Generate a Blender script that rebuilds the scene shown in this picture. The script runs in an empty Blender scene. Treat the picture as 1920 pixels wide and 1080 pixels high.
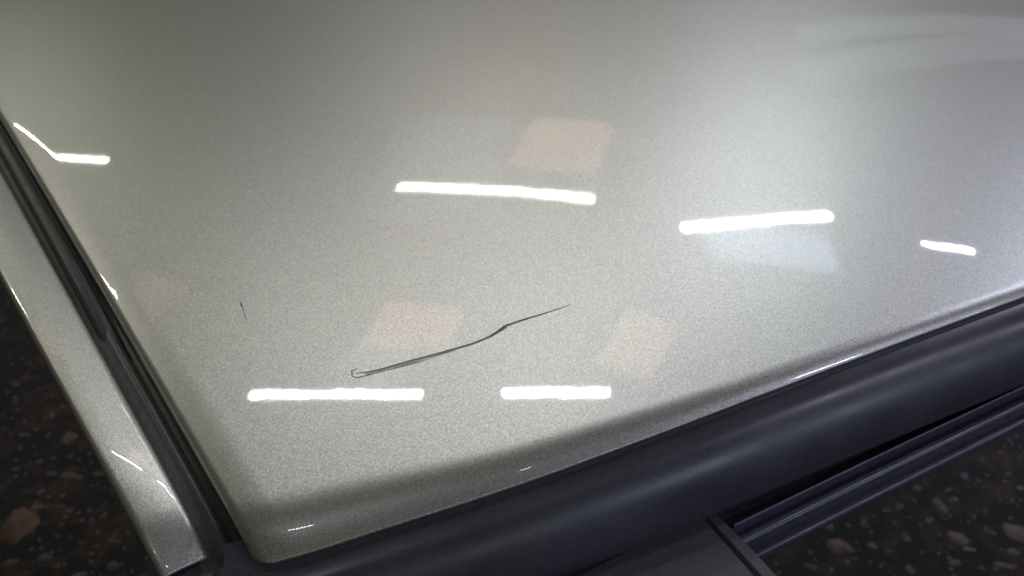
import bpy, bmesh, math, random
from mathutils import Vector, Matrix

# ------------------------------------------------------------------ camera
scene = bpy.context.scene
COL = scene.collection
cam_data = bpy.data.cameras.new("camera")
cam = bpy.data.objects.new("camera", cam_data)
COL.objects.link(cam)
cam.location = (0.0, 0.0, 0.25)
cam.rotation_euler = (math.radians(50), 0, 0)
cam_data.sensor_width = 36
cam_data.lens = 30
cam_data.clip_start = 0.01
cam_data.clip_end = 200
cam_data.dof.use_dof = True
cam_data.dof.focus_distance = 0.355
cam_data.dof.aperture_fstop = 13
scene.camera = cam

# ------------------------------------------------------------------ world: dim even workshop light
world = bpy.data.worlds.new("World")
scene.world = world
world.use_nodes = True
bg = world.node_tree.nodes["Background"]
bg.inputs[0].default_value = (1.0, 0.96, 0.68, 1)
bg.inputs[1].default_value = 0.042

scene.view_settings.view_transform = 'Standard'
scene.view_settings.look = 'None'
scene.view_settings.exposure = 0
scene.view_settings.gamma = 1
scene.view_settings.use_curve_mapping = False
scene.cycles.sample_clamp_indirect = 6
scene.cycles.max_bounces = 6
scene.cycles.use_denoising = True


# ------------------------------------------------------------------ ceiling lamps (fluorescent tubes, 2.6 m above the panel)
def lamp(name, centre, axis, width, radiance, aim, colour=(1, 1, 1)):
    c = Vector(centre)
    ax = Vector(axis)
    d = bpy.data.lights.new(name, 'AREA')
    d.shape = 'RECTANGLE'
    d.size = ax.length
    d.size_y = width
    d.energy = radiance * math.pi * ax.length * width
    d.color = colour
    o = bpy.data.objects.new(name, d)
    zc = Vector((0, 0, 1)) if aim is None else (c - Vector(aim)).normalized()
    xc = ax.normalized()
    xc = (xc - zc * xc.dot(zc)).normalized()
    yc = zc.cross(xc)
    o.matrix_world = Matrix(((xc.x, yc.x, zc.x, c.x), (xc.y, yc.y, zc.y, c.y), (xc.z, yc.z, zc.z, c.z), (0, 0, 0, 1)))
    COL.objects.link(o)
    return o


DOWN = None
TUBE = 44
WHITE = (0.89, 0.94, 1.0)
LILAC = (0.75, 0.76, 1.0)
lamp("tube_lamp", (-0.223, 4.565, 2.6), (1.434, -0.292, 0), 0.125, TUBE * 0.42, DOWN, (1.0, 0.985, 0.88))
lamp("tube_lamp", (1.623, 4.245, 2.6), (1.135, 0.35, 0), 0.074, TUBE * 2.9, DOWN, WHITE)
lamp("tube_lamp", (2.996, 4.227, 2.6), (0.40, 0.014, 0), 0.040, TUBE * 2.2, DOWN, LILAC)
lamp("tube_lamp", (-1.027, 2.615, 2.6), (0.943, -0.096, 0), 0.046, TUBE * 1.55, DOWN, (0.96, 0.98, 0.98))
lamp("tube_lamp", (0.14, 2.552, 2.6), (0.545, -0.006, 0), 0.048, TUBE * 2.8, DOWN, WHITE)
lamp("tube_lamp", (-6.115, 7.73, 2.6), (4.18, -2.745, 0), 0.062, TUBE * 1.3, DOWN, (1.0, 0.99, 0.86))
# the rows behind the photographer, and unseen lamps added to brighten right and left
lamp("tube_lamp", (4.3, 3.5, 2.6), (1.2, 0.3, 0), 0.14, TUBE * 4.2, DOWN, LILAC)  # added out of view to brighten the panel's right side
lamp("tube_lamp", (5.3, 4.9, 2.6), (1.2, 0.3, 0), 0.14, TUBE * 1.0, DOWN, LILAC)  # second added lamp, also lifting the right side
lamp("tube_lamp", (-0.35, -0.95, 2.6), (0.30, 0.05, 0), 0.07, TUBE * 0.6, DOWN, WHITE)
lamp("tube_lamp", (1.0, -0.95, 2.6), (0.09, 0.0, 0), 0.06, TUBE * 0.6, DOWN, WHITE)
lamp("tube_lamp", (3.6, -0.7, 2.6), (0.75, 0.05, 0), 0.10, TUBE * 1.6, DOWN, LILAC)
lamp("tube_lamp", (6.3, -0.6, 2.6), (1.0, 0.05, 0), 0.12, TUBE * 2.2, DOWN, LILAC)
lamp("tube_lamp", (-4.3, 3.6, 2.6), (1.2, -0.3, 0), 0.12, TUBE * 1.2, DOWN, (1.0, 0.98, 0.86))  # added off to the left to lift the panel's left half
# unseen soft lights added behind the photographer for the trim's sheen, brighter rightwards
lamp("rear_sheen_light", (0.6, -4.0, 1.25), (4.4, 0, 0), 0.50, 0.8, (0.1, 0.2, 0), (1.0, 0.98, 0.92))
lamp("rear_sheen_light", (6.0, -4.0, 1.25), (5.4, 0, 0), 0.50, 5.2, (0.1, 0.2, 0), (0.62, 0.74, 1.0))
# dim warm, pale and cool lights added to put faint patches in the clear coat
PINK = (1.0, 0.58, 0.40)
lamp("warm_patch_light", (0.326, 5.347, 2.6), (0.667, -0.184, 0), 0.976, 1.05, DOWN, PINK)
lamp("warm_patch_light", (-0.643, 3.095, 2.6), (0.479, -0.123, 0), 0.363, 1.9, DOWN, PINK)
lamp("warm_patch_light", (0.606, 2.911, 2.6), (0.28, -0.14, 0), 0.485, 1.9, DOWN, PINK)
lamp("warm_patch_light", (-2.56, 3.621, 2.6), (0.40, -0.3, 0), 0.6, 0.5, DOWN, PINK)
lamp("pale_patch_light", (-0.597, 5.017, 2.59), (0.909, -0.067, 0), 1.789, 0.32, DOWN, LILAC)
lamp("pale_patch_light", (-0.828, 2.825, 2.59), (0.338, -0.112, 0), 0.294, 0.9, DOWN, WHITE)
lamp("cool_patch_light", (1.606, 3.90, 2.58), (0.845, -0.07, 0), 0.44, 2.0, DOWN, (0.55, 0.72, 1.0))
lamp("far_window", (7.244, 13.643, 2.6), (3.195, 3.401, 0), 0.54, 0.18, (0.3, 0.6, 0), (0.9, 0.95, 1.0))
lamp("far_window", (8.339, 13.153, 2.6), (5.434, 5.572, 0), 0.70, 0.18, (0.3, 0.6, 0), (0.9, 0.95, 1.0))


# ------------------------------------------------------------------ materials
def new_mat(name):
    m = bpy.data.materials.new(name)
    m.use_nodes = True
    nt = m.node_tree
    return m, nt, nt.nodes["Principled BSDF"]


def node(nt, kind, **kw):
    n = nt.nodes.new(kind)
    for k, v in kw.items():
        setattr(n, k, v)
    return n


def metallic_paint():
    m, nt, b = new_mat("champagne_metallic_paint")
    L = nt.links.new
    tc = node(nt, "ShaderNodeTexCoord")
    geo = node(nt, "ShaderNodeNewGeometry")
    vor = node(nt, "ShaderNodeTexVoronoi")
    vor.inputs["Scale"].default_value = 4800
    L(tc.outputs["Object"], vor.inputs["Vector"])
    # flake normals
    sub = node(nt, "ShaderNodeVectorMath", operation='SUBTRACT')
    L(vor.outputs["Color"], sub.inputs[0])
    sub.inputs[1].default_value = (0.5, 0.5, 0.5)
    sc = node(nt, "ShaderNodeVectorMath", operation='SCALE')
    L(sub.outputs[0], sc.inputs[0])
    sc.inputs["Scale"].default_value = 0.10
    add = node(nt, "ShaderNodeVectorMath", operation='ADD')
    L(geo.outputs["Normal"], add.inputs[0])
    L(sc.outputs[0], add.inputs[1])
    nrm = node(nt, "ShaderNodeVectorMath", operation='NORMALIZE')
    L(add.outputs[0], nrm.inputs[0])
    L(nrm.outputs[0], b.inputs["Normal"])
    # flake brightness
    sep = node(nt, "ShaderNodeSeparateColor")
    L(vor.outputs["Color"], sep.inputs[0])
    ramp = node(nt, "ShaderNodeValToRGB")
    e = ramp.color_ramp.elements
    e[0].position, e[0].color = 0.0, (0.36, 0.358, 0.334, 1)
    e[1].position, e[1].color = 1.0, (0.88, 0.878, 0.82, 1)
    L(sep.outputs[0], ramp.inputs[0])
    L(ramp.outputs[0], b.inputs["Base Color"])
    b.inputs["Metallic"].default_value = 0.92
    b.inputs["Roughness"].default_value = 0.42
    b.inputs["Coat Weight"].default_value = 1.0
    b.inputs["Coat Roughness"].default_value = 0.028
    b.inputs["Coat IOR"].default_value = 1.5
    # orange peel in the clear coat
    n1 = node(nt, "ShaderNodeTexNoise")
    n1.inputs["Scale"].default_value = 260
    n1.inputs["Detail"].default_value = 2
    L(tc.outputs["Object"], n1.inputs["Vector"])
    n2 = node(nt, "ShaderNodeTexNoise")
    n2.inputs["Scale"].default_value = 60
    n2.inputs["Detail"].default_value = 1
    L(tc.outputs["Object"], n2.inputs["Vector"])
    mx = node(nt, "ShaderNodeMath", operation='MULTIPLY_ADD')
    L(n2.outputs[0], mx.inputs[0])
    mx.inputs[1].default_value = 2.2
    L(n1.outputs[0], mx.inputs[2])
    bump = node(nt, "ShaderNodeBump")
    bump.inputs["Strength"].default_value = 1.0
    bump.inputs["Distance"].default_value = 0.000006
    L(mx.outputs[0], bump.inputs["Height"])
    L(bump.outputs[0], b.inputs["Coat Normal"])
    return m


def plastic(name, colour, rough, grain=900, depth=0.00002, spec=0.5):
    m, nt, b = new_mat(name)
    L = nt.links.new
    tc = node(nt, "ShaderNodeTexCoord")
    n1 = node(nt, "ShaderNodeTexNoise")
    n1.inputs["Scale"].default_value = grain
    n1.inputs["Detail"].default_value = 3
    L(tc.outputs["Object"], n1.inputs["Vector"])
    n2 = node(nt, "ShaderNodeTexNoise")
    n2.inputs["Scale"].default_value = 35
    n2.inputs["Detail"].default_value = 5
    L(tc.outputs["Object"], n2.inputs["Vector"])
    mr = node(nt, "ShaderNodeMapRange")
    mr.inputs["From Min"].default_value = 0.3
    mr.inputs["From Max"].default_value = 0.7
    mr.inputs["To Min"].default_value = rough - 0.06
    mr.inputs["To Max"].default_value = rough + 0.08
    L(n2.outputs[0], mr.inputs[0])
    L(mr.outputs[0], b.inputs["Roughness"])
    ramp = node(nt, "ShaderNodeValToRGB")
    e = ramp.color_ramp.elements
    e[0].position, e[0].color = 0.25, tuple(c * 0.75 for c in colour) + (1,)
    e[1].position, e[1].color = 0.75, tuple(c * 1.3 for c in colour) + (1,)
    L(n1.outputs[0], ramp.inputs[0])
    L(ramp.outputs[0], b.inputs["Base Color"])
    b.inputs["Specular IOR Level"].default_value = spec
    bump = node(nt, "ShaderNodeBump")
    bump.inputs["Strength"].default_value = 1.0
    bump.inputs["Distance"].default_value = depth
    L(n1.outputs[0], bump.inputs["Height"])
    L(bump.outputs[0], b.inputs["Normal"])
    return m


def floor_material():
    m, nt, b = new_mat("dark_aggregate_floor")
    L = nt.links.new
    tc = node(nt, "ShaderNodeTexCoord")
    v = node(nt, "ShaderNodeTexVoronoi")
    v.inputs["Scale"].default_value = 210
    L(tc.outputs["Object"], v.inputs["Vector"])
    sep = node(nt, "ShaderNodeSeparateColor")
    L(v.outputs["Color"], sep.inputs[0])
    r1 = node(nt, "ShaderNodeValToRGB")
    e = r1.color_ramp.elements
    e[0].position, e[0].color = 0.0, (0.006, 0.006, 0.006, 1)
    e[1].position, e[1].color = 0.965, (0.009, 0.0088, 0.0088, 1)
    x = r1.color_ramp.elements.new(0.98)
    x.color = (0.09, 0.085, 0.08, 1)
    L(sep.outputs[0], r1.inputs[0])
    n = node(nt, "ShaderNodeTexNoise")
    n.inputs["Scale"].default_value = 26
    n.inputs["Detail"].default_value = 6
    n.inputs["Roughness"].default_value = 0.65
    L(tc.outputs["Object"], n.inputs["Vector"])
    r2 = node(nt, "ShaderNodeValToRGB")
    e = r2.color_ramp.elements
    e[0].position, e[0].color = 0.48, (0, 0, 0, 1)
    e[1].position, e[1].color = 0.72, (0.045, 0.021, 0.014, 1)
    L(n.outputs[0], r2.inputs[0])
    mix = node(nt, "ShaderNodeMixRGB", blend_type='ADD')
    mix.inputs[0].default_value = 1
    L(r1.outputs[0], mix.inputs[1])
    L(r2.outputs[0], mix.inputs[2])
    L(mix.outputs[0], b.inputs["Base Color"])
    b.inputs["Roughness"].default_value = 0.75
    b.inputs["Specular IOR Level"].default_value = 0.25
    bump = node(nt, "ShaderNodeBump")
    bump.inputs["Distance"].default_value = 0.003
    L(n.outputs[0], bump.inputs["Height"])
    L(bump.outputs[0], b.inputs["Normal"])
    return m


def stone_material(name, c1, c2):
    m, nt, b = new_mat(name)
    L = nt.links.new
    tc = node(nt, "ShaderNodeTexCoord")
    info = node(nt, "ShaderNodeObjectInfo")
    add = node(nt, "ShaderNodeVectorMath", operation='ADD')
    L(tc.outputs["Object"], add.inputs[0])
    L(info.outputs["Random"], add.inputs[1])
    n = node(nt, "ShaderNodeTexNoise")
    n.inputs["Scale"].default_value = 1.7
    n.inputs["Detail"].default_value = 6
    L(add.outputs[0], n.inputs["Vector"])
    r = node(nt, "ShaderNodeValToRGB")
    e = r.color_ramp.elements
    e[0].position, e[0].color = 0.35, c1 + (1,)
    e[1].position, e[1].color = 0.65, c2 + (1,)
    L(n.outputs[0], r.inputs[0])
    mul = node(nt, "ShaderNodeMapRange")
    mul.inputs["To Min"].default_value = 0.6
    mul.inputs["To Max"].default_value = 1.25
    L(info.outputs["Random"], mul.inputs[0])
    sc = node(nt, "ShaderNodeVectorMath", operation='SCALE')
    L(r.outputs[0], sc.inputs[0])
    L(mul.outputs[0], sc.inputs["Scale"])
    L(sc.outputs[0], b.inputs["Base Color"])
    b.inputs["Roughness"].default_value = 0.6
    return m


PAINT = metallic_paint()
TRIM = plastic("black_satin_plastic", (0.062, 0.058, 0.086), 0.33, 700, 0.000008, 1.0)
COVER = plastic("dark_grey_grained_plastic", (0.085, 0.083, 0.10), 0.55, 1300, 0.00004)
RUBBER = plastic("black_rubber", (0.02, 0.02, 0.022), 0.42, 800, 0.00002)
SEAL = plastic("glossy_black_rubber", (0.075, 0.074, 0.12), 0.26, 300, 0.0000003, 0.8)
CHANNEL = plastic("dark_channel_coating", (0.085, 0.083, 0.080), 0.36, 500, 0.00003)
SCUFF = plastic("dulled_paint", (0.42, 0.42, 0.41), 0.6, 2500, 0.00003)
GROOVE = plastic("scratched_bare_primer", (0.18, 0.18, 0.18), 0.6, 2500, 0.00003)
DUST = plastic("brown_dirt", (0.10, 0.085, 0.06), 0.9, 2500, 0.00003, 0.1)
LINT = plastic("pale_dust", (0.6, 0.59, 0.55), 0.9, 2500, 0.00002, 0.1)
GRIT = plastic("pale_grit", (0.16, 0.155, 0.14), 0.9, 2500, 0.00002, 0.1)
FLOOR = floor_material()


# ------------------------------------------------------------------ object helpers
def link(name, verts, faces, mat, parent=None, smooth=True):
    me = bpy.data.meshes.new(name)
    me.from_pydata([tuple(v) for v in verts], [], faces)
    me.validate()
    bm = bmesh.new()
    bm.from_mesh(me)
    bmesh.ops.recalc_face_normals(bm, faces=bm.faces)
    bm.to_mesh(me)
    bm.free()
    if smooth:
        me.polygons.foreach_set("use_smooth", [True] * len(me.polygons))
    me.materials.append(mat)
    o = bpy.data.objects.new(name, me)
    COL.objects.link(o)
    if parent is not None:
        o.parent = parent
        off = Vector((0, 0, 0))
        p = parent
        while p is not None:
            off += p.location
            p = p.parent
        o.location = -off
    return o


def grid_faces(nr, nc, base=0):
    return [(base + i * nc + j, base + i * nc + j + 1, base + (i + 1) * nc + j + 1, base + (i + 1) * nc + j)
            for i in range(nr - 1) for j in range(nc - 1)]


def catmull(pts, n):
    pts = [Vector(p) for p in pts]
    P = [pts[0] * 2 - pts[1]] + pts + [pts[-1] * 2 - pts[-2]]
    out = []
    for i in range(1, len(P) - 2):
        for k in range(n):
            t = k / n
            a, b, c, d = P[i - 1], P[i], P[i + 1], P[i + 2]
            out.append(0.5 * ((2 * b) + (c - a) * t + (2 * a - 5 * b + 4 * c - d) * t * t + (3 * b - a - 3 * c + d) * t ** 3))
    out.append(pts[-1])
    return out


def sweep(path, profile, up_outward):
    """profile of (outward, down) pairs carried along a path; returns verts, faces."""
    verts = []
    n = len(path)
    for i, p in enumerate(path):
        t = (path[min(i + 1, n - 1)] - path[max(i - 1, 0)])
        t.z = 0
        t.normalize()
        o = Vector((t.y, -t.x, 0)) * up_outward
        for (a, d) in profile:
            verts.append(p + o * a - Vector((0, 0, d)))
    return verts, grid_faces(n, len(profile))


# ------------------------------------------------------------------ the car body
def base_z(x, y):
    return -((x - 0.05) ** 2 / 6.0 + (y - 0.3) ** 2 / 12.0)


FLOOR_Z = -0.9
car = bpy.data.objects.new("car", None)
car.location = (0.0, 0.35, FLOOR_Z)
COL.objects.link(car)
car["label"] = "pale champagne silver metallic car body corner with a long scratch"
car["category"] = "car"

CORNER = Vector((-0.0885, 0.1648, 0))
E2 = Vector((-0.592, 0.806, 0)).normalized()
GN = Vector((E2.y, -E2.x, 0))
edge_pts = [(-0.0885, 0.1648, 0), (-0.0735, 0.1679, 0), (-0.0492, 0.1758, 0), (0.0, 0.1927, 0), (0.0491, 0.2128, 0), (0.094, 0.2327, 0), (0.1441, 0.2562, 0), (0.2383, 0.3013, 0),
            (0.36, 0.3614, 0), (0.6, 0.4804, 0), (1.05, 0.7034, 0)]


def lerp_table(x, xs, ys):
    if x <= xs[0]:
        return ys[0]
    for i in range(len(xs) - 1):
        if x <= xs[i + 1]:
            t = (x - xs[i]) / (xs[i + 1] - xs[i])
            return ys[i] + t * (ys[i + 1] - ys[i])
    return ys[-1]


def fold_radius(x):
    return lerp_table(x, (-0.1, -0.05, 0.0, 0.095, 0.24), (0.034, 0.028, 0.021, 0.0125, 0.0095))


def arc_drop(dist, width, radius):
    t = width - dist
    if t <= 0:
        return 0.0
    t = min(t, radius * 0.985)
    return radius - math.sqrt(radius * radius - t * t)


def panel_drop(g, d, ex):
    R = fold_radius(ex)
    w = 0.8 * R
    z = 0.95 * w / 2.6 * (max(0.0, w - d) / w) ** 2.6
    w = 0.015
    if g < w:
        z += (w - g) ** 2 / (2 * 0.062)
    z += arc_drop(g, 0.0036, 0.0042)
    return z


def panel_z(x, y):
    """surface height of the panel away from its edges"""
    p = Vector((x, y, 0))
    g = (p - CORNER).dot(GN)
    # distance to the bottom edge along E2
    best = 1e9
    ex = 0
    for i in range(len(EDGE) - 1):
        a, b = EDGE[i], EDGE[i + 1]
        t = max(0, min(1, (p - a).dot(b - a) / (b - a).length_squared))
        q = a + (b - a) * t
        if (p - q).length < best:
            best, ex = (p - q).length, q.x
    return base_z(x, y) - panel_drop(g, best, ex)


EDGE = catmull(edge_pts, 14)


def build_panel():
    # u stations: finer close to the joint
    arc = [0.0]
    for i in range(1, len(EDGE)):
        arc.append(arc[-1] + (EDGE[i] - EDGE[i - 1]).length)

    def at(s):
        for i in range(len(arc) - 1):
            if s <= arc[i + 1]:
                t = (s - arc[i]) / (arc[i + 1] - arc[i])
                return EDGE[i].lerp(EDGE[i + 1], t)
        return EDGE[-1]
    us = [0, .0003, .0006, .0009, .0012, .0015, .0018, .0021, .0024, .0027, .003, .0034, .0038, .0043]
    while us[-1] < 0.02:
        us.append(us[-1] + 0.001)
    while us[-1] < arc[-1] - 0.001:
        us.append(min(arc[-1] - 0.0005, us[-1] + (0.004 if us[-1] < 0.4 else 0.012)))
    vs = [0.0]
    while vs[-1] < 0.030:
        vs.append(vs[-1] + 0.0008)
    while vs[-1] < 0.95:
        vs.append(vs[-1] + (0.004 if vs[-1] < 0.45 else 0.012))
    rc = 0.005
    verts = []
    nu = len(us) + 2
    for v in [-2, -1] + vs:
        for k, u in enumerate([-2, -1] + us):
            uu, vv = max(u, 0), max(v, 0)
            b = at(uu)
            R = fold_radius(b.x)
            g_, d_ = (b - CORNER).dot(GN), vv * 0.97
            if g_ < rc and d_ < rc:                       # round the free corner
                a, c = (rc - g_) / rc, (rc - d_) / rc
                a2, c2 = a * math.sqrt(1 - c * c / 2), c * math.sqrt(1 - a * a / 2)
                p = b + E2 * (vv + (c - c2) * rc) + GN * ((a - a2) * rc)
                g_, d_ = rc - a2 * rc, rc - c2 * rc
                edge_n = min(g_, d_)
            else:
                p = b + E2 * vv
            z = base_z(p.x, p.y) - panel_drop(max((p - CORNER).dot(GN), 0), d_, b.x)
            inw = Vector((0, 0, 0))
            if u < 0:                                      # folded flange down into the joint
                z -= 0.004 * (-u)
                inw += GN * (0.0006 * -u)
            if v < 0:                                      # hem turned under at the lower edge
                z -= 0.0012 * (-v)
                inw += E2 * (0.0012 * -v)
            verts.append(Vector((p.x, p.y, z)) + inw)
    return link("body_panel", verts, grid_faces(len(vs) + 2, nu), PAINT, car)


panel = build_panel()
panel["label"] = "large scratched champagne silver metallic panel"


# side rail: the narrow painted strip beyond the joint
def build_rail():
    e = Vector((-0.600, 0.800, 0)).normalized()
    n = Vector((-e.y, e.x, 0))                             # outward, to the left
    start = Vector((-0.1085, 0.1725, 0))
    cross = [(-3, 0), (-2, 0), (-1, 0)] + [(k / 40, 1) for k in range(41)] + [(2, 2), (3, 2), (4, 2)]
    sts = [-2, -1] + [k * 0.001 for k in range(0, 34)] + [0.034 + k * 0.005 for k in range(0, 120)]
    verts = []
    for s in sts:
        ss = max(s, 0)
        W = lerp_table(ss, (0, 0.05, 0.10, 0.15, 0.20, 0.64), (0.0172, 0.0188, 0.0203, 0.0219, 0.0235, 0.034))
        for (c, mode) in cross:
            f = min(max(c, 0), 1)
            a = W * f
            p = start + e * ss + n * a
            z = base_z(p.x, p.y) - 0.0026
            z -= arc_drop(ss, 0.022, 0.050) + max(0, 0.057 - ss) ** 2 / (2 * 0.2)
            z -= arc_drop(a, 0.0022, 0.0026)
            z += 0.15 * a - (a * a / 2 - 0.65 * W * a) / 0.05 - arc_drop(W - a, 0.0030, 0.0031)
            if mode == 0:
                z -= 0.0035 * (-c)
                p = p + n * 0.0005 * (-c)
            if mode == 2:
                z -= (0, 0.006, 0.03, 0.09)[int(c) - 1]
                p = p - n * (0, 0.0, 0.002, 0.02)[int(c) - 1]
            if s < 0:
                z -= 0.0015 * -s
                p = p + e * 0.001 * -s
            verts.append(Vector((p.x, p.y, z)))
    return link("side_rail", verts, grid_faces(len(sts), len(cross)), PAINT, car)


rail = build_rail()
rail["label"] = "narrow painted strip left of the dark joint"


# joint channel between panel and rail
def build_channel():
    e = E2
    path = [CORNER + e * s for s in [k * 0.004 - 0.004 for k in range(235)]]
    prof = [(-0.002, 0.0085), (-0.0005, 0.0108), (0.0015, 0.0115), (0.0030, 0.0112), (0.0042, 0.0080), (0.0055, 0.0074), (0.0075, 0.0082), (0.0100, 0.0094),
            (0.0130, 0.0104), (0.0155, 0.0108)]
    verts = []
    for i, p in enumerate(path):
        for (a, d) in prof:
            q = p - GN * a
            t = i * 0.004 - 0.004
            drop = arc_drop(t, 0.028, 0.050) + max(0, 0.06 - t) ** 2 / 0.4 + 0.0015 * max(0, 1 - t / 0.05)
            verts.append(Vector((q.x, q.y, base_z(q.x, q.y) - d - drop)))
    return link("joint_channel", verts, grid_faces(len(path), len(prof)), CHANNEL, car)


channel = build_channel()


def build_moulding():
    """rubber strip pressed into the upper part of the joint, ending part-way down"""
    path = [CORNER + E2 * s for s in [0.130 + k * 0.006 for k in range(14)] + [0.22 + k * 0.02 for k in range(38)]]
    prof = []
    for k in range(13):
        t = k / 12 * 2 - 1
        prof.append((0.0062 + 0.0040 * t, 0.0046 + 0.0018 * abs(t) ** 3))
    prof = [(0.0022, 0.0102)] + prof + [(0.0102, 0.0102)]
    verts = []
    for i, p in enumerate(path):
        for (a, d) in prof:
            q = p - GN * a
            dd = d + 0.0058 * max(0.0, 1 - i / 13) ** 1.5
            verts.append(Vector((q.x, q.y, base_z(q.x, q.y) - dd)))
    return link("moulding_strip", verts, grid_faces(len(path), len(prof)), RUBBER, channel)


moulding = build_moulding()


# black plastic trim along the lower edge of the panel
def edge_z(p):
    R = fold_radius(p.x)
    return base_z(p.x, p.y) - 0.292 * R


trim_profile = [(-0.012, -0.001), (-0.004, 0.0005), (0.0, 0.0012), (0.004, 0.0022), (0.008, 0.0042), (0.0115, 0.0075), (0.0145, 0.0115), (0.0170, 0.0160),
                (0.0190, 0.0205), (0.0206, 0.0250), (0.0216, 0.0292), (0.0219, 0.0320), (0.0212, 0.0342), (0.0190, 0.0350), (0.010, 0.0355), (0.0, 0.037), (-0.006, 0.09)]


def dense(path, n=4):
    return catmull(path, n)


def build_trim():
    left = EDGE[0] - (EDGE[3] - EDGE[0]).normalized() * 0.012
    path = [left] + EDGE
    path = [Vector((p.x, p.y, edge_z(p) - 0.0012)) for p in path]
    prof = catmull([(a, d, 0) for a, d in trim_profile], 3)
    v, f = sweep(path, [(p.x, p.y) for p in prof], 1)
    return link("lower_trim", v, f, TRIM, car)


trim = build_trim()
trim["label"] = "satin black rounded trim under the painted panel"


def build_corner_trim():
    pts = [(-0.142, 0.1535), (-0.130, 0.1600), (-0.122, 0.1645), (-0.112, 0.1695), (-0.106, 0.1715), (-0.1035, 0.1700), (-0.1025, 0.165)]
    path = catmull([(x, y, base_z(x, y) - 0.0165) for x, y in pts], 5)
    prof = [(-0.008, 0.001), (0, 0.0013), (0.003, 0.002), (0.007, 0.005), (0.010, 0.010), (0.011, 0.018), (0.009, 0.05)]
    v, f = sweep(path, prof, 1)
    return link("corner_trim", v, f, TRIM, car)


corner_trim = build_corner_trim()


# ribbed rubber seal below the trim, running off to the right
def build_seal():
    pts = [(0.0885, 0.1997, -0.0408), (0.1215, 0.2170, -0.0416), (0.1702, 0.2425, -0.0432), (0.2439, 0.2812, -0.0468), (0.36, 0.342, -0.052),
           (0.60, 0.466, -0.072), (1.0, 0.67, -0.12)]
    path = catmull(pts, 12)
    ctrl = [(-0.018, 0.004), (-0.010, 0.007), (-0.0035, 0.0075), (-0.0016, 0.0045), (-0.0010, 0.0010), (-0.0003, 0.0), (0.0005, 0.0008), (0.0010, 0.0040),
            (0.0018, 0.0062), (0.0026, 0.0048), (0.0040, 0.0036), (0.0056, 0.0040), (0.0068, 0.0058), (0.0074, 0.0090), (0.0080, 0.0112), (0.0090, 0.0102),
            (0.0104, 0.0100), (0.0114, 0.0114), (0.0112, 0.0140), (0.0060, 0.018), (-0.009, 0.03)]
    prof = [(p.x, p.y) for p in catmull([(a, d, 0) for a, d in ctrl], 4)]
    v, f = sweep(path, prof, 1)
    return link("rubber_seal", v, f, SEAL, car)


seal = build_seal()


# flat grained cover that butts against the seal
def build_cover():
    z0 = -0.0405
    # lines running down from the upper edge: free edge, rim, groove, field
    free = [(0.0827, 0.2047), (0.0918, 0.1913), (0.1001, 0.1777), (0.118, 0.148)]
    rim = [(0.0788, 0.2027), (0.0865, 0.1902), (0.0938, 0.1777), (0.1115, 0.147)]
    bed = [(0.0778, 0.2022), (0.0850, 0.1898), (0.0921, 0.1775), (0.1095, 0.1465)]
    fld = [(0.0768, 0.2016), (0.0838, 0.1894), (0.0907, 0.1772), (0.1080, 0.146)]
    far = [(0.0521, 0.1911), (0.0600, 0.1750), (0.0680, 0.1600), (0.086, 0.130)]
    far2 = [(0.0273, 0.1775), (0.036, 0.1600), (0.045, 0.1440), (0.062, 0.114)]
    far3 = [(-0.02, 0.150), (-0.010, 0.134), (0.0, 0.118), (0.02, 0.09)]
    lines = [([(x - 0.0006, y - 0.0004) for x, y in free], -0.05), (free, -0.0008), ([(x - 0.0006, y - 0.0002) for x, y in free], 0.0), (rim, 0.0003), (bed, -0.0014), (fld, 0.0006),
             (far, 0.0009), (far2, 0.0009), (far3, 0.0009)]
    v = []
    for pts, dz in lines:
        (x0, y0), (x1, y1) = pts[0], pts[1]
        v.append(Vector((x0 - (x1 - x0) * 0.02, y0 - (y1 - y0) * 0.02, min(z0 + dz, z0) - 0.02)))   # turned-down upper edge
        v += [Vector((x, y, z0 + dz)) for x, y in pts]
    return link("end_cover", v, grid_faces(len(lines), 5), COVER, car, smooth=False)


cover = build_cover()
cover["label"] = "flat dark grey grained cover at the bottom"


# ------------------------------------------------------------------ scratches and dirt on the paint
def ribbon(name, pts, widths, mat, lift=0.00012, parent=panel, n=5, jitter=0.0):
    rnd = random.Random(len(pts) * 7 + int(pts[0][0] * 1e4))
    path = catmull([(x, y, 0) for x, y in pts], n)
    m = len(path)
    verts = []
    for i, p in enumerate(path):
        t = (path[min(i + 1, m - 1)] - path[max(i - 1, 0)]).normalized()
        o = Vector((-t.y, t.x, 0))
        w = lerp_table(i / (m - 1), [k / (len(widths) - 1) for k in range(len(widths))], widths) * (1 + rnd.uniform(-jitter, jitter))
        c = p + o * w * rnd.uniform(-jitter, jitter) * 0.4
        z = panel_z(c.x, c.y)
        a, b = c + o * w / 2, c - o * w / 2
        verts += [Vector((a.x, a.y, z + 0.00002)), Vector((c.x, c.y, z + lift)), Vector((b.x, b.y, z + 0.00002))]
    return link(name, verts, grid_faces(m, 3), mat, parent, smooth=False)


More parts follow.
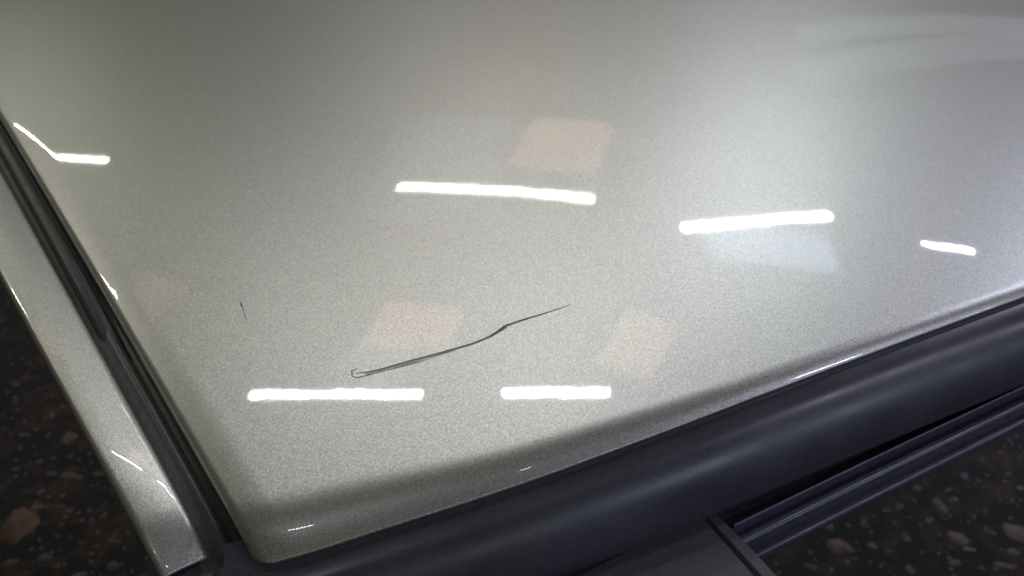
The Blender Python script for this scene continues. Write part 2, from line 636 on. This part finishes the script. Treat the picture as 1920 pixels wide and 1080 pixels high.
MM = 0.001
SCR = [(-64.3, 246.2), (-60.6, 246.7), (-57.1, 247.5), (-52.9, 248.9), (-47.4, 251.0), (-36.6, 254.9), (-23.9, 259.6), (-15.5, 263.1), (-9.0, 267.1),
       (-4.2, 271.8), (-2.8, 273.2), (5.4, 277.1), (14.3, 280.9), (21.3, 284.1), (26.3, 286.7)]
SCR2 = [(-65.6, 245.1), (-63.3, 244.2), (-61.2, 244.8), (-59.1, 245.4), (-55.9, 246.5), (-49.1, 248.7), (-44.2, 250.4), (-37.7, 252.7), (-33.0, 254.8), (-24, 258.8)]
HOOK = [(-63.9, 249.2), (-65.2, 248.2), (-66.2, 247.5), (-65.6, 246.3), (-65.9, 245.1)]
KNOT = [(-9.0, 266.4), (-5.5, 269.6), (-4.1, 270.5), (-3.0, 271.7), (-2.6, 272.8)]
scuff = ribbon("scuff", [(x * MM, (y - 0.55) * MM) for x, y in SCR[1:6]] + [(x * MM, (y - 0.35) * MM) for x, y in SCR[6:13]], [.0008, .0012, .0013, .0013, .0012, .0013, .0012, .0010, .0004], SCUFF, lift=0.00004, jitter=0.15)
sc1 = ribbon("scratch", [(x * MM, y * MM) for x, y in SCR], [.00045, .00045, .00045, .0005, .0006, .0007, .0010, .0008, .0006, .0003], GROOVE, jitter=0.15)
sc1["label"] = "long dark curved scratch"
ribbon("scratch", [(x * MM, y * MM) for x, y in [(a, b - 0.35) for a, b in SCR2]], [.0006, .0004, .0008, .0005, .0007, .0004, .0002], GROOVE, jitter=0.4)
ribbon("scratch", [(x * MM, y * MM) for x, y in HOOK], [.0003, .0006, .0007, .0005, .0009], GROOVE, jitter=0.2)
ribbon("scratch", [(x * MM, y * MM) for x, y in KNOT], [.0004, .0008, .0010, .0009, .0004], GROOVE, jitter=0.3)
ribbon("scratch", [(x * MM, y * MM) for x, y in [(-124.2, 294.5), (-123.2, 292.6), (-121.3, 288.8), (-119.7, 285.1), (-118.1, 281.5)]],
       [.0002, .0005, .0003, .0004, .0002], DUST, jitter=0.5)


def specks(name, mat, seed, n_field, n_edge):
    rnd = random.Random(seed)
    v, f = [], []

    def speck(x, y, r):
        z = panel_z(x, y)
        base = len(v)
        k = 6
        ph = rnd.uniform(0, 6)
        st = rnd.uniform(0.5, 1)
        for i in range(k):
            a = ph + i / k * 6.283
            rr = r * rnd.uniform(0.6, 1.1)
            v.append(Vector((x + rr * math.cos(a), y + st * rr * math.sin(a), z + 0.00002)))
        v.append(Vector((x, y, z + r * 0.5)))
        for i in range(k):
            f.append((base + i, base + (i + 1) % k, base + k))
    for _ in range(n_field):
        speck(rnd.uniform(-0.14, 0.2), rnd.uniform(0.27, 0.45), rnd.choice((.00015, .0002, .00025, .0003)))
    for _ in range(n_edge):                                     # dirt gathered above the lower edge
        i = rnd.randrange(0, 95)
        p = EDGE[i] + E2 * abs(rnd.gauss(0.0005, 0.004)) + Vector((rnd.uniform(-.003, .003), 0, 0))
        if (p - CORNER).dot(GN) > 0.004:
            speck(p.x, p.y, rnd.choice((.00015, .0002, .0003, .0004)))
    return link(name, v, f, mat, panel)


for o in (specks("dirt", DUST, 5, 75, 110), specks("dust", LINT, 6, 60, 40)):
    o["kind"] = "stuff"


def trim_dust():
    """pale grit and lint lying on the black trim"""
    rnd = random.Random(9)
    me = trim.data
    polys = [p for p in me.polygons if p.normal.z > 0.25 and p.center.y < 0.36 and p.area > 1e-8]
    v, f = [], []
    for _ in range(170):
        p = rnd.choice(polys)
        a = [me.vertices[i].co for i in p.vertices]
        u, w = rnd.random(), rnd.random()
        c = a[0].lerp(a[1], u).lerp(a[3].lerp(a[2], u), w)
        n = p.normal
        t = (a[1] - a[0]).normalized()
        b = n.cross(t)
        r = rnd.choice((.00008, .0001, .00013, .0002))
        L = r * rnd.choice((1, 1, 1, 2, 4))
        ang = rnd.uniform(0, 6.28)
        d1, d2 = t * math.cos(ang) + b * math.sin(ang), b * math.cos(ang) - t * math.sin(ang)
        k = len(v)
        v += [c + d1 * L + n * 1e-5, c + d2 * r + n * 1e-5, c - d1 * L + n * 1e-5, c - d2 * r + n * 1e-5, c + n * r * 0.8]
        f += [(k, k + 1, k + 4), (k + 1, k + 2, k + 4), (k + 2, k + 3, k + 4), (k + 3, k, k + 4)]
    o = link("dust", v, f, GRIT, trim)
    o["kind"] = "stuff"


trim_dust()

# ------------------------------------------------------------------ the floor
S = 8.0
floor = link("floor", [(-S, -S + 1, FLOOR_Z), (S, -S + 1, FLOOR_Z), (S, S + 1, FLOOR_Z), (-S, S + 1, FLOOR_Z)], [(0, 1, 2, 3)], FLOOR, None, smooth=False)
floor["kind"] = "structure"
floor["label"] = "dark rough floor with embedded brown and grey stones"

STONE_MATS = {
    "brown": stone_material("brown_stone", (0.035, 0.011, 0.003), (0.12, 0.055, 0.020)),
    "rose": stone_material("rose_grey_stone", (0.022, 0.008, 0.006), (0.060, 0.034, 0.028)),
    "grey": stone_material("grey_stone", (0.011, 0.011, 0.011), (0.045, 0.045, 0.042)),
    "pale": stone_material("pale_stone", (0.04, 0.035, 0.027), (0.14, 0.125, 0.10)),
}


def stone_mesh(i, mat):
    rnd = random.Random(100 + i)
    k = 9
    rim, top = [], []
    el = rnd.uniform(0.45, 0.95)
    for j in range(k):
        a = j / k * 6.283 + rnd.uniform(-0.2, 0.2)
        r = rnd.uniform(0.68, 1.1)
        rim.append(Vector((r * math.cos(a), el * r * math.sin(a), -0.05)))
        q = rnd.uniform(0.6, 0.82)
        top.append(Vector((q * r * math.cos(a), q * el * r * math.sin(a), rnd.uniform(0.06, 0.16))))
    me = bpy.data.meshes.new("stone")
    v = rim + top + [Vector((rnd.uniform(-.1, .1), rnd.uniform(-.1, .1), 0.18))]
    f = []
    for j in range(k):
        n = (j + 1) % k
        f.append((j, n, k + n, k + j))
        f.append((k + j, k + n, 2 * k))
    me.from_pydata([tuple(p) for p in v], [], f)
    me.polygons.foreach_set("use_smooth", [True] * len(me.polygons))
    me.materials.append(mat)
    return me


STONES = {k: [stone_mesh(i + 10 * j, m) for i in range(5)] for j, (k, m) in enumerate(STONE_MATS.items())}
rs = random.Random(11)
placed = []


def stone(kind, x, y, rx, ry=None, free=False):
    ry = ry or rx
    if not free:
        for (a, b, c) in placed:
            if (a - x) ** 2 + (b - y) ** 2 < (1.0 * c + 1.2 * rx) ** 2:
                return
    placed.append((x, y, max(rx, ry)))
    o = bpy.data.objects.new("stone", rs.choice(STONES[kind]))
    COL.objects.link(o)
    o.parent = floor
    o.location = (x, y, FLOOR_Z)
    o.scale = (rx * 1.1, ry * 1.25, min(rx, ry) * rs.uniform(0.4, 0.8))
    o.rotation_euler = (0, 0, rs.uniform(0, 6.28) if free is False else rs.uniform(-0.3, 0.3))


# the stones that stand out in the photograph
for a in [('brown', -0.777, 0.789, 0.0336, 0.0344),
          ('brown', -0.768, 0.967, 0.0148, 0.0131),
          ('brown', -0.762, 0.824, 0.012, 0.0102),
          ('rose', -0.732, 0.882, 0.0212, 0.0152),
          ('grey', -0.766, 0.89, 0.0098, 0.0077),
          ('grey', -0.686, 0.89, 0.0133, 0.0077),
          ('rose', -0.732, 0.824, 0.0146, 0.0092),
          ('pale', -0.647, 0.702, 0.016, 0.0071),
          ('rose', -0.602, 0.718, 0.0097, 0.0081),
          ('grey', -0.641, 0.751, 0.0074, 0.0056),
          ('pale', -0.738, 0.746, 0.0033, 0.0028),
          ('pale', -0.639, 0.725, 0.004, 0.0036),
          ('grey', -0.849, 0.973, 0.0121, 0.0084),
          ('grey', -0.83, 0.899, 0.0071, 0.0066),
          ('rose', -0.711, 0.732, 0.0114, 0.0083),
          ('grey', -0.615, 0.76, 0.0116, 0.0085),
          ('grey', -0.797, 0.915, 0.0081, 0.0056),
          ('grey', -0.657, 0.829, 0.0043, 0.0041),
          ('pale', -0.667, 0.758, 0.0033, 0.0028),
          ('rose', -0.76, 0.723, 0.0129, 0.0082),
          ('grey', -0.708, 0.77, 0.0066, 0.0058),
          ('grey', -0.788, 1.042, 0.0086, 0.0077),
          ('grey', -0.917, 1.094, 0.0089, 0.0081),
          ('rose', -0.867, 1.081, 0.0088, 0.0067),
          ('brown', 0.504, 0.752, 0.023, 0.0207),
          ('brown', 0.502, 0.807, 0.0127, 0.008),
          ('grey', 0.498, 0.789, 0.0101, 0.0079),
          ('grey', 0.555, 0.752, 0.0074, 0.0132),
          ('grey', 0.576, 0.742, 0.009, 0.0056),
          ('brown', 0.599, 0.711, 0.0072, 0.0143),
          ('grey', 0.689, 0.829, 0.0086, 0.0175),
          ('grey', 0.714, 0.857, 0.0087, 0.0064),
          ('brown', 0.692, 0.765, 0.0166, 0.0143),
          ('pale', 0.703, 0.746, 0.0131, 0.0056),
          ('brown', 0.787, 0.775, 0.02, 0.0193),
          ('pale', 0.834, 0.861, 0.007, 0.0053),
          ('grey', 0.751, 0.884, 0.0062, 0.0153),
          ('rose', 0.624, 0.824, 0.0077, 0.0061),
          ('grey', 0.554, 0.789, 0.0101, 0.0079),
          ('rose', 0.742, 0.718, 0.0177, 0.0127),
          ('pale', 0.735, 0.807, 0.0025, 0.004),
          ('pale', 0.653, 0.739, 0.0033, 0.0037),
          ('pale', 0.752, 0.746, 0.0025, 0.0028),
          ('grey', 0.745, 0.784, 0.0075, 0.0068),
          ('grey', 0.659, 0.799, 0.0042, 0.0089),
          ('grey', 0.613, 0.765, 0.0066, 0.0086),
          ('grey', 0.671, 0.723, 0.0113, 0.0082),
          ('rose', 0.75, 0.775, 0.0075, 0.0068),
          ('grey', 0.664, 0.861, 0.0079, 0.0074),
          ('grey', 0.602, 0.819, 0.0051, 0.0051),
          ('grey', 0.825, 0.888, 0.0071, 0.0066),
          ('grey', 0.529, 0.789, 0.0059, 0.0069),
          ('rose', 0.768, 0.741, 0.0114, 0.0084),
          ('grey', 0.447, 0.718, 0.0073, 0.0054),
          ('grey', 0.707, 0.714, 0.008, 0.0072)]:
    stone(*a, free=True)
# and the small ones between them
for k in range(420):
    left = rs.random() < 0.5
    x = rs.uniform(-1.1, -0.5) if left else rs.uniform(0.25, 1.1)
    y = rs.uniform(0.62, 1.35) if left else rs.uniform(0.62, 1.05)
    kind = rs.choices(("grey", "rose", "brown", "pale"), (8, 4, 2.0, 0.5))[0]
    stone(kind, x, y, rs.choice((.0025, .003, .004, .005, .006)), None)
    if len(placed) > 190:
        break
